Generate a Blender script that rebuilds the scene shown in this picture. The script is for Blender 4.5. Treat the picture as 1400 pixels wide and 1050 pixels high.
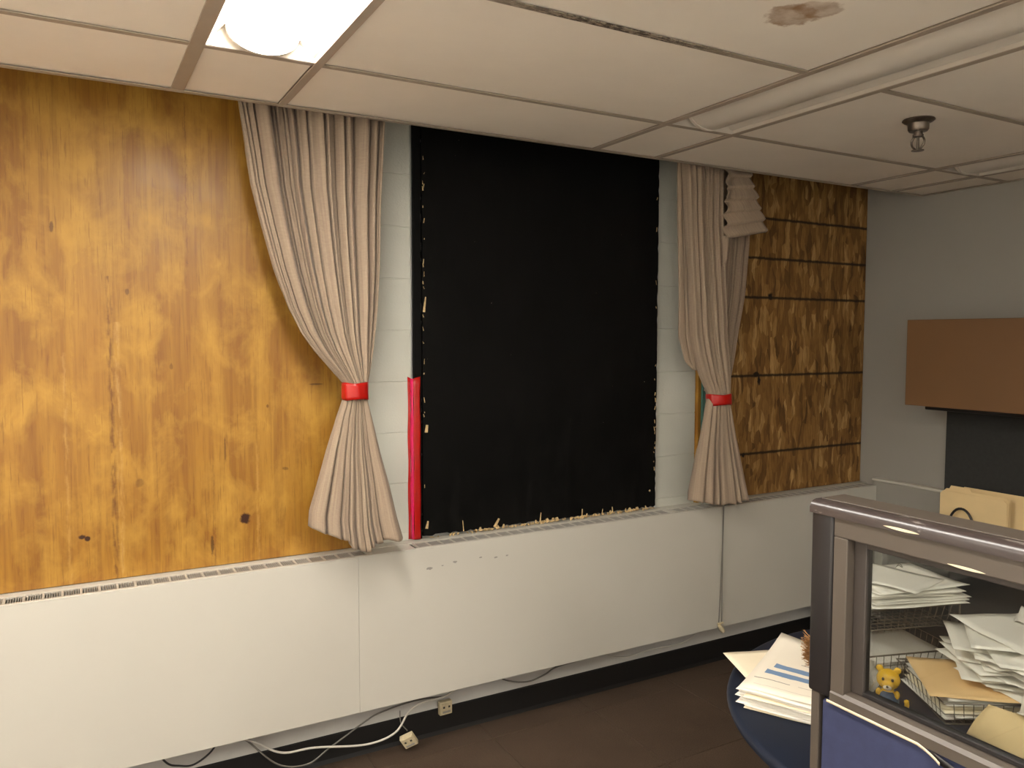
import bpy, bmesh, math, random
from math import sin, cos, pi, radians, sqrt
from mathutils import Vector, Matrix, noise

random.seed(7)
for o in list(bpy.data.objects): bpy.data.objects.remove(o)
scene = bpy.context.scene
C = scene.collection

# ------------------------------------------------------------------ camera
cam_d = bpy.data.cameras.new('camera'); cam = bpy.data.objects.new('camera', cam_d); C.objects.link(cam)
cam_d.sensor_width = 36; cam_d.lens = 36*1082.65/1400; cam_d.clip_start = 0.02
YAW, PITCH, ROLL = 0.5085, -0.0599, 0.0018
_f = Vector((sin(YAW)*cos(PITCH), cos(YAW)*cos(PITCH), sin(PITCH)))
_r = Vector((cos(YAW), -sin(YAW), 0)); _u = _r.cross(_f)
_r2 = cos(ROLL)*_r + sin(ROLL)*_u; _u2 = -sin(ROLL)*_r + cos(ROLL)*_u
_m = Matrix((_r2, _u2, -_f)).transposed().to_4x4(); _m.translation = (0, 0, 1.654)
cam.matrix_world = _m
scene.camera = cam
# ------------------------------------------------------------------ light and exposure
w = bpy.data.worlds.new('world'); scene.world = w; w.use_nodes = True
w.node_tree.nodes['Background'].inputs[0].default_value = (1.0, 0.97, 0.92, 1)   # daylight of an even overcast sky
w.node_tree.nodes['Background'].inputs[1].default_value = 1.5
LAMP_COLOR = (1.0, 0.95, 0.88); LAMP_STRENGTH = 44.0
WIN = (-3.0, 1.2, .75, 2.35)                             # window opening in the wall behind the camera: x0, x1, z0, z1
pd = bpy.data.lights.new('window_portal', 'AREA'); pd.shape = 'RECTANGLE'; pd.size = WIN[1]-WIN[0]; pd.size_y = WIN[3]-WIN[2]; pd.cycles.is_portal = True
po = bpy.data.objects.new('window_portal', pd); C.objects.link(po); po.location = ((WIN[0]+WIN[1])/2, -3.62, (WIN[2]+WIN[3])/2); po.rotation_euler = (radians(90), 0, 0)
vs = scene.view_settings
vs.view_transform = 'Standard'; vs.look = 'None'; vs.exposure = 0.0; vs.gamma = 1.0; vs.use_curve_mapping = False

# ------------------------------------------------------------------ helpers
def srgb(r, g, b):
    f = lambda c: (c/255/12.92) if c/255 <= .04045 else ((c/255+.055)/1.055)**2.4
    return (f(r), f(g), f(b), 1)

class N:
    """small wrapper to write node trees"""
    def __init__(s, name):
        s.m = bpy.data.materials.new(name); s.m.use_nodes = True; s.t = s.m.node_tree
        s.t.nodes.clear(); s.out = s.t.nodes.new('ShaderNodeOutputMaterial')
    def n(s, typ, **kw):
        nd = s.t.nodes.new('ShaderNode'+typ)
        for k, v in kw.items(): setattr(nd, k, v)
        return nd
    def link(s, a, b): s.t.links.new(a, b)
    def put(s, sock, v):
        if isinstance(v, bpy.types.NodeSocket): s.link(v, sock)
        else: sock.default_value = v
    def math(s, op, a, b=0.0, c=None, clamp=False):
        nd = s.n('Math', operation=op); nd.use_clamp = clamp
        s.put(nd.inputs[0], a); s.put(nd.inputs[1], b)
        if c is not None: s.put(nd.inputs[2], c)
        return nd.outputs[0]
    def coord(s, which='Object'): return s.n('TexCoord').outputs[which]
    def mapping(s, v, scale=(1,1,1), loc=(0,0,0), rot=(0,0,0)):
        m = s.n('Mapping'); s.link(v, m.inputs[0]); m.inputs['Scale'].default_value = scale
        m.inputs['Location'].default_value = loc; m.inputs['Rotation'].default_value = rot
        return m.outputs[0]
    def noise(s, v, scale=5, detail=4, rough=.5, dist=0.0):
        nd = s.n('TexNoise'); s.link(v, nd.inputs['Vector'])
        nd.inputs['Scale'].default_value = scale; nd.inputs['Detail'].default_value = detail
        nd.inputs['Roughness'].default_value = rough; nd.inputs['Distortion'].default_value = dist
        return nd.outputs[0]
    def ramp(s, v, stops, interp='LINEAR'):
        nd = s.n('ValToRGB'); cr = nd.color_ramp; cr.interpolation = interp
        while len(cr.elements) < len(stops): cr.elements.new(.5)
        for e, (p, c) in zip(cr.elements, stops):
            e.position = p; e.color = c if hasattr(c, '__len__') else (c, c, c, 1)
        s.put(nd.inputs[0], v); return nd.outputs[0]
    def mix(s, fac, a, b, mode='MIX'):
        nd = s.n('Mix', data_type='RGBA', blend_type=mode)
        s.put(nd.inputs[0], fac); s.put(nd.inputs[6], a); s.put(nd.inputs[7], b)
        return nd.outputs[2]
    def sep(s, v):
        nd = s.n('SeparateXYZ'); s.link(v, nd.inputs[0]); return nd.outputs
    def bump(s, h, strength=.2, dist=.002):
        nd = s.n('Bump'); nd.inputs['Strength'].default_value = strength; nd.inputs['Distance'].default_value = dist
        s.link(h, nd.inputs['Height']); return nd.outputs[0]
    def bsdf(s, color, rough=.6, metal=0.0, normal=None, spec=.5, **kw):
        b = s.n('BsdfPrincipled'); s.put(b.inputs['Base Color'], color); s.put(b.inputs['Roughness'], rough)
        s.put(b.inputs['Metallic'], metal); b.inputs['Specular IOR Level'].default_value = spec
        if normal is not None: s.link(normal, b.inputs['Normal'])
        for k, v in kw.items(): s.put(b.inputs[k], v)
        s.link(b.outputs[0], s.out.inputs[0]); return b

def plain(name, rgb, rough=.6, var=.08, scale=6, bump=0.0, bscale=200, metal=0.0, spec=.5, **kw):
    k = N(name); v = k.coord()
    c = srgb(*rgb); lo = tuple(x*(1-var) for x in c[:3])+(1,); hi = tuple(min(1, x*(1+var)) for x in c[:3])+(1,)
    col = k.ramp(k.noise(v, scale, 5, .6), [(.3, lo), (.7, hi)])
    nr = k.bump(k.noise(v, bscale, 3), bump, .001) if bump else None
    k.bsdf(col, rough, metal, nr, spec, **kw); return k.m

M = {}
M['tile'] = plain('ceiling_tile_white', (246, 237, 224), .9, .03, 3, .25, 260, spec=.1)
M['tee'] = plain('ceiling_tee_grey', (168, 154, 138), .6, .06, 8)
M['wall'] = plain('grey_wall_paint', (152, 149, 141), .55, .03, 2, .06, 90)
M['white_wall'] = plain('white_wall_paint', (238, 234, 226), .7, .02)
M['bounce_white'] = plain('bounce_desk_white', (240, 236, 228), .45, .02)
M['plaster'] = plain('plaster_white', (205, 203, 196), .8, .04)
M['heater'] = plain('heater_white_enamel', (200, 196, 184), .45, .02, 2)
M['heater_in'] = plain('heater_dark_inside', (60, 58, 54), .8)
M['grille'] = plain('grille_aluminium', (186, 180, 168), .5, .12, 30)
M['slat'] = plain('grille_slat_grey', (150, 146, 138), .5, .1, 40)
M['base'] = plain('black_cove_base', (20, 18, 16), .6, .1)
M['red'] = plain('red_tape', (172, 18, 11), .28, .08, 20)
M['fold_sheen'] = plain('pink_fold_sheen', (214, 34, 92), .15, .05, 20)
M['black_plastic'] = plain('black_plastic', (30, 27, 27), .4, .1)
M['frame'] = plain('taupe_frame', (80, 72, 64), .42, .05, 9)
M['frame_dark'] = plain('dark_taupe_frame', (62, 56, 52), .35, .08, 12)
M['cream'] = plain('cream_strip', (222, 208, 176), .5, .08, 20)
M['wire_dark'] = plain('dark_wire', (60, 56, 52), .4, metal=.6)
M['wire_metal'] = plain('tray_wire_metal', (120, 114, 104), .35, metal=.7)
M['paper'] = plain('white_paper', (236, 232, 222), .8, .03, 4)
M['paper2'] = plain('ivory_paper', (240, 228, 200), .8, .04, 4)
M['manila'] = plain('manila_card', (222, 196, 146), .75, .05, 6)
M['manila2'] = plain('tan_card', (226, 190, 136), .75, .05, 6)
M['brass'] = plain('aged_metal', (120, 110, 100), .35, .15, 60, metal=.9)
M['cable_w'] = plain('white_cable', (205, 200, 188), .5)
M['cable_g'] = plain('grey_cable', (112, 108, 100), .5)
M['cable_b'] = plain('black_cable', (38, 36, 34), .5)
M['jack'] = plain('ivory_jack_plastic', (200, 186, 152), .5, .15, 60)
M['tan_cab'] = plain('tan_cabinet_laminate', (114, 82, 50), .5, .03, 4)
M['tack'] = plain('charcoal_tackboard', (46, 46, 44), .8, .12, 60, .3, 400)
M['desk'] = plain('grey_desk_laminate', (84, 82, 80), .4, .05)
M['toy_y'] = plain('yellow_plastic', (224, 178, 38), .25, .08, 40)
M['toy_b'] = plain('blue_plastic', (40, 74, 108), .4)
M['toy_w'] = plain('white_plastic', (235, 225, 200), .4)
M['teal'] = plain('teal_window_frame', (66, 104, 92), .5)
M['fixture'] = plain('fixture_white_enamel', (214, 206, 194), .35, .02)
M['brush'] = plain('brown_straw', (150, 110, 66), .8, .3, 90)
M['orange'] = plain('orange_handle', (205, 120, 84), .5)
M['splinter'] = plain('bare_wood_splinter', (200, 172, 124), .8, .3, 90)
M['void'] = plain('ceiling_void', (60, 56, 52), .95)

def mat_blocks():
    k = N('painted_block'); v = k.coord('Object')
    n1 = k.noise(v, 60, 6, .7); vor = k.n('TexVoronoi'); k.link(v, vor.inputs['Vector']); vor.inputs['Scale'].default_value = 130
    h = k.math('ADD', n1, k.math('MULTIPLY', vor.outputs['Distance'], .6))
    col = k.ramp(k.noise(v, 4, 4), [(.3, srgb(196, 196, 184)), (.7, srgb(206, 206, 194))])
    k.bsdf(col, .5, 0, k.bump(h, .35, .002)); return k.m
M['block'] = mat_blocks()

def mask_spot(k, xs, zs, cx, cz, rx, rz, soft=.35, wob=None):
    """1 inside an ellipse on the x/z plane, softened and roughened"""
    dx = k.math('DIVIDE', k.math('SUBTRACT', xs, cx), rx); dz = k.math('DIVIDE', k.math('SUBTRACT', zs, cz), rz)
    d = k.math('SQRT', k.math('ADD', k.math('MULTIPLY', dx, dx), k.math('MULTIPLY', dz, dz)))
    if wob is not None: d = k.math('ADD', d, k.math('MULTIPLY', k.math('SUBTRACT', wob, .5), 1.4))
    mr = k.n('MapRange'); mr.clamp = True
    k.put(mr.inputs[0], d); mr.inputs[1].default_value = 1.0; mr.inputs[2].default_value = 1-soft
    mr.inputs[3].default_value = 0; mr.inputs[4].default_value = 1
    return mr.outputs[0]

def mat_plywood():
    k = N('varnished_plywood'); v = k.coord('Object'); s = k.sep(v); xs, zs = s[0], s[2]
    grain = k.noise(k.mapping(v, (26, 1, .9)), 2.2, 8, .62, .6)
    broad = k.noise(k.mapping(v, (5, 1, .9)), 1.5, 4, .55, .8)
    blot = k.noise(k.mapping(v, (3, 1, 2.2)), 2.4, 5, .6, .3)
    ray = k.noise(k.mapping(v, (60, 1, 3.5)), 3, 3, .6)
    col = k.ramp(broad, [(.30, srgb(130, 87, 28)), (.5, srgb(153, 108, 36)), (.68, srgb(171, 128, 48))])
    col = k.mix(k.ramp(grain, [(.38, .5), (.58, 0)]), col, srgb(122, 78, 28))
    col = k.mix(k.ramp(blot, [(.47, 0), (.66, .75)]), col, srgb(183, 140, 56))
    col = k.mix(k.ramp(ray, [(.30, .45), (.42, 0)]), col, srgb(108, 66, 24))
    wob = k.noise(v, 40, 4, .7)
    # veneer seams: thin rough vertical lines
    def seam(x0, wdt, amt, z0, z1, colr):
        nonlocal col
        wx = k.math('ADD', xs, k.math('MULTIPLY', k.math('SUBTRACT', k.noise(k.mapping(v, (0, 0, 5)), 4, 5, .75), .5), .03))
        d = k.math('ABSOLUTE', k.math('SUBTRACT', wx, x0))
        m = k.ramp(k.math('DIVIDE', d, wdt), [(0, 1), (1, 0)])
        m = k.math('MULTIPLY', m, k.ramp(k.noise(k.mapping(v, (40, 1, 9)), 2, 3), [(.4, 0), (.55, 1)]))
        m = k.math('MULTIPLY', m, k.math('LESS_THAN', zs, z1)); m = k.math('MULTIPLY', m, k.math('GREATER_THAN', zs, z0))
        col = k.mix(k.math('MULTIPLY', m, amt), col, colr)
    seam(.115, .012, .8, .8, 1.85, srgb(96, 58, 22)); seam(.135, .012, .3, .8, 1.7, srgb(210, 172, 104))
    seam(.36, .004, .6, 1.9, 2.5, srgb(110, 66, 26)); seam(-.02, .008, .3, .8, 1.6, srgb(200, 160, 90))
    seam(.43, .006, .5, .8, 1.2, srgb(110, 66, 26)); seam(.58, .008, .3, .8, 1.3, srgb(204, 164, 92))
    # torn veneer patch: darker, smoother wedge below the tear
    tear = k.math('MULTIPLY', mask_spot(k, xs, zs, .05, 1.62, .05, .32, .12, wob), .35)
    col = k.mix(tear, col, srgb(150, 104, 40))
    for cx, cz, rx, rz, a in ((.535, .998, .020, .022, 1), (.016, .992, .012, .009, 1), (.032, .985, .010, .009, 1), (.421, .913, .007, .040, .7),
                              (.191, 1.157, .016, .018, .35), (.681, 1.167, .013, .007, .45), (.80, 1.475, .03, .004, .6), (-.042, 2.0, .007, .02, .6), (.17, 1.80, .008, .014, .5),
                              (.47, 1.25, .004, .05, .5), (.62, 1.40, .006, .008, .5), (.30, 1.55, .006, .012, .4)):
        col = k.mix(k.math('MULTIPLY', mask_spot(k, xs, zs, cx, cz, rx, rz, .4, wob), a), col, srgb(58, 30, 14))
    h = k.math('ADD', k.math('MULTIPLY', grain, .7), k.math('MULTIPLY', ray, .5))
    k.bsdf(col, k.ramp(blot, [(.3, .36), (.7, .5)]), 0, k.bump(h, .18, .001), .45); return k.m
M['ply'] = mat_plywood()

def strands(k, v, sc=1.0):
    """long vertical wood strands: stretched Voronoi cells, two layers"""
    wv = k.n('VectorMath', operation='ADD'); k.link(v, wv.inputs[0])
    nz = k.n('TexNoise'); k.link(k.mapping(v, (4, 1, 3)), nz.inputs['Vector']); nz.inputs['Scale'].default_value = 2.5; nz.inputs['Detail'].default_value = 3
    sc_ = k.n('VectorMath', operation='SCALE'); k.link(nz.outputs['Color'], sc_.inputs[0]); sc_.inputs['Scale'].default_value = .055
    k.link(sc_.outputs[0], wv.inputs[1])
    outs = []
    for rot, s1 in ((.12, (34, 1, 8)), (-.2, (26, 1, 6))):
        vo = k.n('TexVoronoi'); vo.feature = 'F1'; k.link(k.mapping(wv.outputs[0], s1, (rot*7, 0, rot*3), (0, rot, 0)), vo.inputs['Vector'])
        vo.inputs['Scale'].default_value = sc; vo.inputs['Randomness'].default_value = 1
        outs.append(k.n('RGBToBW')); k.link(vo.outputs['Color'], outs[-1].inputs[0])
    return k.math('MULTIPLY_ADD', outs[0].outputs[0], .6, k.math('MULTIPLY', outs[1].outputs[0], .4))

def mat_osb():
    k = N('bare_strand_board'); v = k.coord('Object'); s = k.sep(v); xs, zs = s[0], s[2]
    st = strands(k, v, 1.2); fine = k.noise(k.mapping(v, (90, 1, 7)), 2, 4, .6)
    col = k.ramp(st, [(.15, srgb(88, 60, 28)), (.4, srgb(126, 91, 46)), (.6, srgb(150, 112, 60)), (.85, srgb(192, 154, 96))])
    col = k.mix(k.ramp(fine, [(.38, .45), (.55, 0)]), col, srgb(78, 46, 18))
    wob = k.math('MULTIPLY', k.math('SUBTRACT', k.noise(v, 30, 4, .7), .5), .012)
    for z0 in (2.257, 2.055, 1.855, 1.456, 1.055):        # lines printed across the sheet
        d = k.math('ABSOLUTE', k.math('SUBTRACT', k.math('ADD', zs, wob), z0))
        col = k.mix(k.ramp(k.math('DIVIDE', d, .010), [(.3, .92), (1, 0)]), col, srgb(26, 15, 8))
    nb = k.noise(v, 50, 4, .7)
    for cx, cz, rx, rz in ((3.16, 1.862, .02, .02), (3.07, 1.462, .025, .016), (3.09, 1.43, .012, .03), (2.99, 1.05, .012, .014)):
        col = k.mix(mask_spot(k, xs, zs, cx, cz, rx, rz, .4, nb), col, srgb(26, 15, 8))
    k.bsdf(col, .65, 0, k.bump(k.math('ADD', st, k.math('MULTIPLY', fine, .4)), .3, .0015), .3); return k.m
M['osb'] = mat_osb()

def mat_black_board():
    k = N('black_painted_strand_board'); v = k.coord('Object')
    st = strands(k, v, .8); ns = k.noise(v, 5, 5, .6)
    col = k.ramp(ns, [(.3, srgb(6, 6, 5)), (.75, srgb(13, 12, 11))])
    col = k.mix(k.ramp(st, [(.6, 0), (.9, .35)]), col, srgb(24, 22, 20))
    sp = k.n('TexVoronoi'); k.link(k.mapping(v, (1, 1, 1)), sp.inputs['Vector']); sp.inputs['Scale'].default_value = 22
    speck = k.math('MULTIPLY', k.ramp(sp.outputs['Distance'], [(.03, 1), (.05, 0)]), k.ramp(k.noise(v, 9, 2), [(.58, 0), (.6, 1)]))
    col = k.mix(speck, col, srgb(150, 146, 130))
    k.bsdf(col, k.ramp(st, [(.2, .5), (.8, .7)]), 0, k.bump(st, .25, .0015), .12); return k.m
M['blackboard'] = mat_black_board()

def mat_carpet():
    k = N('brown_carpet'); v = k.coord('Object')
    wv = k.n('TexWave'); k.link(k.mapping(v, (1, 1, 1), (0, 0, 0), (0, 0, .0)), wv.inputs['Vector']); wv.inputs['Scale'].default_value = 55; wv.inputs['Distortion'].default_value = 2.0; wv.inputs['Detail Scale'].default_value = 4
    n1 = k.noise(v, 220, 3); n2 = k.noise(v, 2.2, 4)
    col = k.ramp(n2, [(.3, srgb(82, 68, 56)), (.7, srgb(100, 84, 70))])
    col = k.mix(k.ramp(n1, [(.35, .5), (.6, 0)]), col, srgb(58, 48, 40))
    col = k.mix(k.math('MULTIPLY', wv.outputs[0], .22), col, srgb(62, 52, 44))
    k.bsdf(col, .95, 0, k.bump(k.math('ADD', n1, wv.outputs[0]), .5, .002), .1); return k.m
M['carpet'] = mat_carpet()

def mat_fabric(name, c0, c1, scale=900):
    k = N(name); v = k.coord('UV')
    stripes = k.noise(k.mapping(v, (60, 1.2, 1)), 1, 5, .6)
    weave = k.noise(k.mapping(v, (700, 500, 1)), 1, 2)
    slub = k.noise(k.mapping(v, (40, 180, 1)), 1, 3)
    col = k.ramp(stripes, [(.3, c0), (.7, c1)])
    col = k.mix(k.ramp(slub, [(.4, .18), (.6, 0)]), col, tuple(x*.72 for x in c0[:3])+(1,))
    col = k.mix(k.ramp(weave, [(.3, .2), (.6, 0)]), col, tuple(x*.6 for x in c0[:3])+(1,))
    b = k.bsdf(col, .9, 0, k.bump(weave, .15, .001), .1)
    b.inputs['Sheen Weight'].default_value = .15
    return k.m
M['curtain'] = mat_fabric('taupe_curtain_weave', srgb(142, 122, 106), srgb(174, 157, 134))
M['panel_fabric'] = plain('slate_blue_fabric', (55, 59, 84), .95, .08, 30, .3, 700, spec=.1)

def mat_table():
    k = N('dark_blue_laminate'); v = k.coord()
    col = k.ramp(k.noise(v, 400, 2), [(.3, srgb(20, 27, 42)), (.7, srgb(29, 37, 53))])
    k.bsdf(col, .45, 0, k.bump(k.noise(v, 300, 2), .08, .001), .35); return k.m
M['table'] = mat_table()

def mat_stained_tile():
    k = N('water_stained_tile'); v = k.coord('Object'); s = k.sep(v)
    nb = k.noise(v, 14, 5, .65); col = k.ramp(k.noise(v, 3, 5), [(.3, srgb(243, 234, 221)), (.7, srgb(248, 240, 227))])
    for cx, cy, rx, ry, a in ((1.475, 1.325, .075, .062, .8), (1.50, 1.27, .06, .05, .7), (1.33, 1.27, .05, .03, .25)):
        m = mask_spot(k, s[0], s[1], cx, cy, rx, ry, .18, nb)
        inner = k.ramp(k.noise(v, 22, 4), [(.35, .45), (.65, 1)])
        col = k.mix(k.math('MULTIPLY', k.math('MULTIPLY', m, inner), a), col, srgb(156, 120, 84))
    k.bsdf(col, .9, 0, k.bump(k.noise(v, 260, 3), .25, .001), .1); return k.m
M['tile_stain'] = mat_stained_tile()

def mat_rusty_tee():
    k = N('rusty_tee'); v = k.coord('Object'); s = k.sep(v)
    n1 = k.noise(k.mapping(v, (1, 3, 1)), 45, 6, .75)
    zone = mask_spot(k, s[0], s[1], 1.17, 1.57, .42, .2, .6)
    m = k.math('MULTIPLY', k.ramp(n1, [(.44, 0), (.54, 1)]), zone)
    k.bsdf(k.mix(m, srgb(160, 147, 132), srgb(66, 54, 46)), .7); return k.m
M['tee_rust'] = mat_rusty_tee()

def mat_worn_cap():
    k = N('worn_cap'); v = k.coord('Object')
    n1 = k.noise(k.mapping(v, (9, 1.3, 9)), 9, 5, .7)
    ge = k.n('NewGeometry'); pt = k.ramp(ge.outputs['Pointiness'], [(.52, 0), (.58, 1)])
    m = k.math('MULTIPLY', k.ramp(n1, [(.64, 0), (.70, 1)]), .7)
    col = k.mix(m, srgb(58, 50, 48), srgb(170, 162, 154))
    k.bsdf(col, .28, 0, None, .6); return k.m
M['cap'] = mat_worn_cap()

def mat_glass():
    k = N('partition_glass')
    tr = k.n('BsdfTransparent'); tr.inputs[0].default_value = (.80, .82, .80, 1)
    gl = k.n('BsdfGlossy'); gl.inputs[0].default_value = (1, 1, 1, 1); gl.inputs['Roughness'].default_value = .02
    fr = k.n('Fresnel'); fr.inputs[0].default_value = 1.5
    mx = k.n('MixShader'); k.link(fr.outputs[0], mx.inputs[0]); k.link(tr.outputs[0], mx.inputs[1]); k.link(gl.outputs[0], mx.inputs[2])
    k.link(mx.outputs[0], k.out.inputs[0]); return k.m
M['glass'] = mat_glass()

def mat_lamp(name, strength, col):
    k = N(name); e = k.n('Emission'); e.inputs[0].default_value = (*col, 1); e.inputs[1].default_value = strength
    k.link(e.outputs[0], k.out.inputs[0]); return k.m
M['lamp'] = mat_lamp('fluorescent_diffuser_lit', LAMP_STRENGTH, LAMP_COLOR)

def mat_print(name, base, bars, lines):
    """a printed sheet: UV boxes (u0,u1,v0,v1,colour)"""
    k = N(name); s = k.sep(k.coord('UV')); col = base
    wv = k.noise(k.mapping(k.coord('UV'), (6, 6, 1)), 1, 3)
    vv = k.math('ADD', s[1], k.math('MULTIPLY', k.math('SUBTRACT', wv, .5), .03))
    for u0, u1, v0, v1, c, a in bars+lines:
        m = k.math('MULTIPLY', k.math('MULTIPLY', k.math('GREATER_THAN', s[0], u0), k.math('LESS_THAN', s[0], u1)),
                   k.math('MULTIPLY', k.math('GREATER_THAN', vv, v0), k.math('LESS_THAN', vv, v1)))
        col = k.mix(k.math('MULTIPLY', m, a), col, c)
    k.bsdf(col, .8, spec=.2); return k.m

# ---- mesh builder
class MB:
    def __init__(s): s.bm = bmesh.new(); s.uv = None
    def box(s, x0, x1, y0, y1, z0, z1, bev=0.0, seg=2):
        g = bmesh.ops.create_cube(s.bm, size=1)
        for v in g['verts']: v.co = Vector((x0+(v.co.x+.5)*(x1-x0), y0+(v.co.y+.5)*(y1-y0), z0+(v.co.z+.5)*(z1-z0)))
        if bev:
            es = list({e for v in g['verts'] for e in v.link_edges})
            bmesh.ops.bevel(s.bm, geom=es, offset=bev, segments=seg, profile=.5, affect='EDGES')
        return s
    def tube(s, pts, r, n=8, closed=False, cap=True):
        pts = [Vector(p) for p in pts]; rings = []; L = len(pts); up = Vector((0, 0, 1)); prev = None
        for i, p in enumerate(pts):
            a = pts[(i-1) % L] if (closed or i > 0) else p; b = pts[(i+1) % L] if (closed or i < L-1) else p
            t = (b-a).normalized()
            if prev is None:
                ref = up if abs(t.dot(up)) < .9 else Vector((1, 0, 0)); nrm = t.cross(ref).normalized()
            else:
                nrm = (prev - t*prev.dot(t)); nrm = nrm.normalized() if nrm.length > 1e-6 else t.orthogonal().normalized()
            prev = nrm; bn = t.cross(nrm); rr = r[i] if hasattr(r, '__len__') else r
            rings.append([s.bm.verts.new(p + rr*(cos(2*pi*j/n)*nrm + sin(2*pi*j/n)*bn)) for j in range(n)])
        for i in range(L if closed else L-1):
            A, B = rings[i], rings[(i+1) % L]
            for j in range(n): s.bm.faces.new((A[j], A[(j+1) % n], B[(j+1) % n], B[j]))
        if cap and not closed:
            s.bm.faces.new(rings[0][::-1]); s.bm.faces.new(rings[-1])
        return s
    def lathe(s, prof, c=(0, 0, 0), n=24):
        rings = [[s.bm.verts.new((c[0]+r*cos(2*pi*j/n), c[1]+r*sin(2*pi*j/n), c[2]+z)) for j in range(n)] for r, z in prof]
        for A, B in zip(rings, rings[1:]):
            for j in range(n): s.bm.faces.new((A[j], A[(j+1) % n], B[(j+1) % n], B[j]))
        s.bm.faces.new(rings[0][::-1]); s.bm.faces.new(rings[-1]); return s
    def grid(s, f, nu, nv):
        """f(u,v)->point; writes UVs"""
        if s.uv is None: s.uv = s.bm.loops.layers.uv.new('UVMap')
        vs_ = [[s.bm.verts.new(f(i/nu, j/nv)) for j in range(nv+1)] for i in range(nu+1)]
        for i in range(nu):
            for j in range(nv):
                fc = s.bm.faces.new((vs_[i][j], vs_[i+1][j], vs_[i+1][j+1], vs_[i][j+1]))
                for lp, (a, b) in zip(fc.loops, ((i, j), (i+1, j), (i+1, j+1), (i, j+1))): lp[s.uv].uv = (a/nu, b/nv)
        return s
    def prism(s, poly, axis, a0, a1):
        """extrude a 2D polygon along an axis ('x','y','z')"""
        def P(p, a):
            return {'x': (a, p[0], p[1]), 'y': (p[0], a, p[1]), 'z': (p[0], p[1], a)}[axis]
        A = [s.bm.verts.new(P(p, a0)) for p in poly]; B = [s.bm.verts.new(P(p, a1)) for p in poly]; n = len(poly)
        for i in range(n): s.bm.faces.new((A[i], A[(i+1) % n], B[(i+1) % n], B[i]))
        s.bm.faces.new(A[::-1]); s.bm.faces.new(B); return s
    def ball(s, c, r, sc=(1, 1, 1), n=16):
        g = bmesh.ops.create_uvsphere(s.bm, u_segments=n, v_segments=n//2+2, radius=1)
        for v in g['verts']: v.co = Vector((c[0]+v.co.x*r*sc[0], c[1]+v.co.y*r*sc[1], c[2]+v.co.z*r*sc[2]))
        return s
    def build(s, name, mat, parent=None, smooth=False, loc=None):
        bmesh.ops.recalc_face_normals(s.bm, faces=s.bm.faces)
        me = bpy.data.meshes.new(name); s.bm.to_mesh(me); s.bm.free()
        me.materials.append(mat)
        if smooth:
            for p in me.polygons: p.use_smooth = True
            if smooth != 'all': me.set_sharp_from_angle(angle=radians(40))
        o = bpy.data.objects.new(name, me); C.objects.link(o)
        if parent is not None: o.parent = parent
        if loc is not None: o.location = loc
        return o

def tag(o, label, cat, group=None):
    o['label'] = label; o['category'] = cat
    if group: o['group'] = group
    return o
def empty(name, loc=(0, 0, 0), rz=0):
    o = bpy.data.objects.new(name, None); C.objects.link(o); o.location = loc; o.rotation_euler = (0, 0, rz); o.empty_display_size = .05
    return o
def structure(o): o['kind'] = 'structure'; return o
def smoothpath(pts, n=8):
    pts = [Vector(p) for p in pts]; out = []
    for i in range(len(pts)-1):
        p0 = pts[max(i-1, 0)]; p1 = pts[i]; p2 = pts[i+1]; p3 = pts[min(i+2, len(pts)-1)]
        for k in range(n):
            t = k/n; out.append(.5*((2*p1)+(-p0+p2)*t+(2*p0-5*p1+4*p2-p3)*t*t+(-p0+3*p1-3*p2+p3)*t**3))
    out.append(pts[-1]); return out
def lerp_table(tab, x):
    """tab sorted ascending [(x, v...)] -> smooth-ish interpolation"""
    if x <= tab[0][0]: return tab[0][1:]
    for a, b in zip(tab, tab[1:]):
        if x <= b[0]:
            t = (x-a[0])/(b[0]-a[0]); return tuple(p+(q-p)*t for p, q in zip(a[1:], b[1:]))
    return tab[-1][1:]

# ================================================================== THE ROOM
XR, XL, YB, YW, ZC = 3.907, -3.2, -3.6, 2.965, 2.39       # right wall, left wall, back wall, window wall, hung ceiling
YE = 2.615                                               # the hung ceiling stops here, a pocket in front of the windows
ZT = 2.85                                                # slab above

fl = structure(MB().box(XL-.1, XR+.1, YB-.1, YW+.1, -.1, -.006).build('floor', M['carpet']))
T = .5
mb = MB(); mb.box(0, T-.004, 0, T-.004, -.006, 0, .0015, 1); tile0 = None
x = 1.482 - 9*T; ix = 0
while x < XR:
    y = 2.812 - 7*T
    while y < YW:
        x1, y1 = min(x+T, XR), min(y+T, YW)
        if x1-x > .49 and y1-y > .49:
            if tile0 is None: t = tile0 = mb.build('carpet_tile', M['carpet'], fl, loc=(x, y, 0))
            else:
                t = tile0.copy(); C.objects.link(t); t.location = (x, y, 0)
        else: t = MB().box(0, x1-x-.004, 0, y1-y-.004, -.006, 0, .0015, 1).build('carpet_tile', M['carpet'], fl, loc=(x, y, 0))
        y += T
    x += T

wb = structure(MB().box(XL-.1, XR+.1, YW, YW+.12, -.1, ZT).build('wall_window', M['plaster']))
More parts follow.
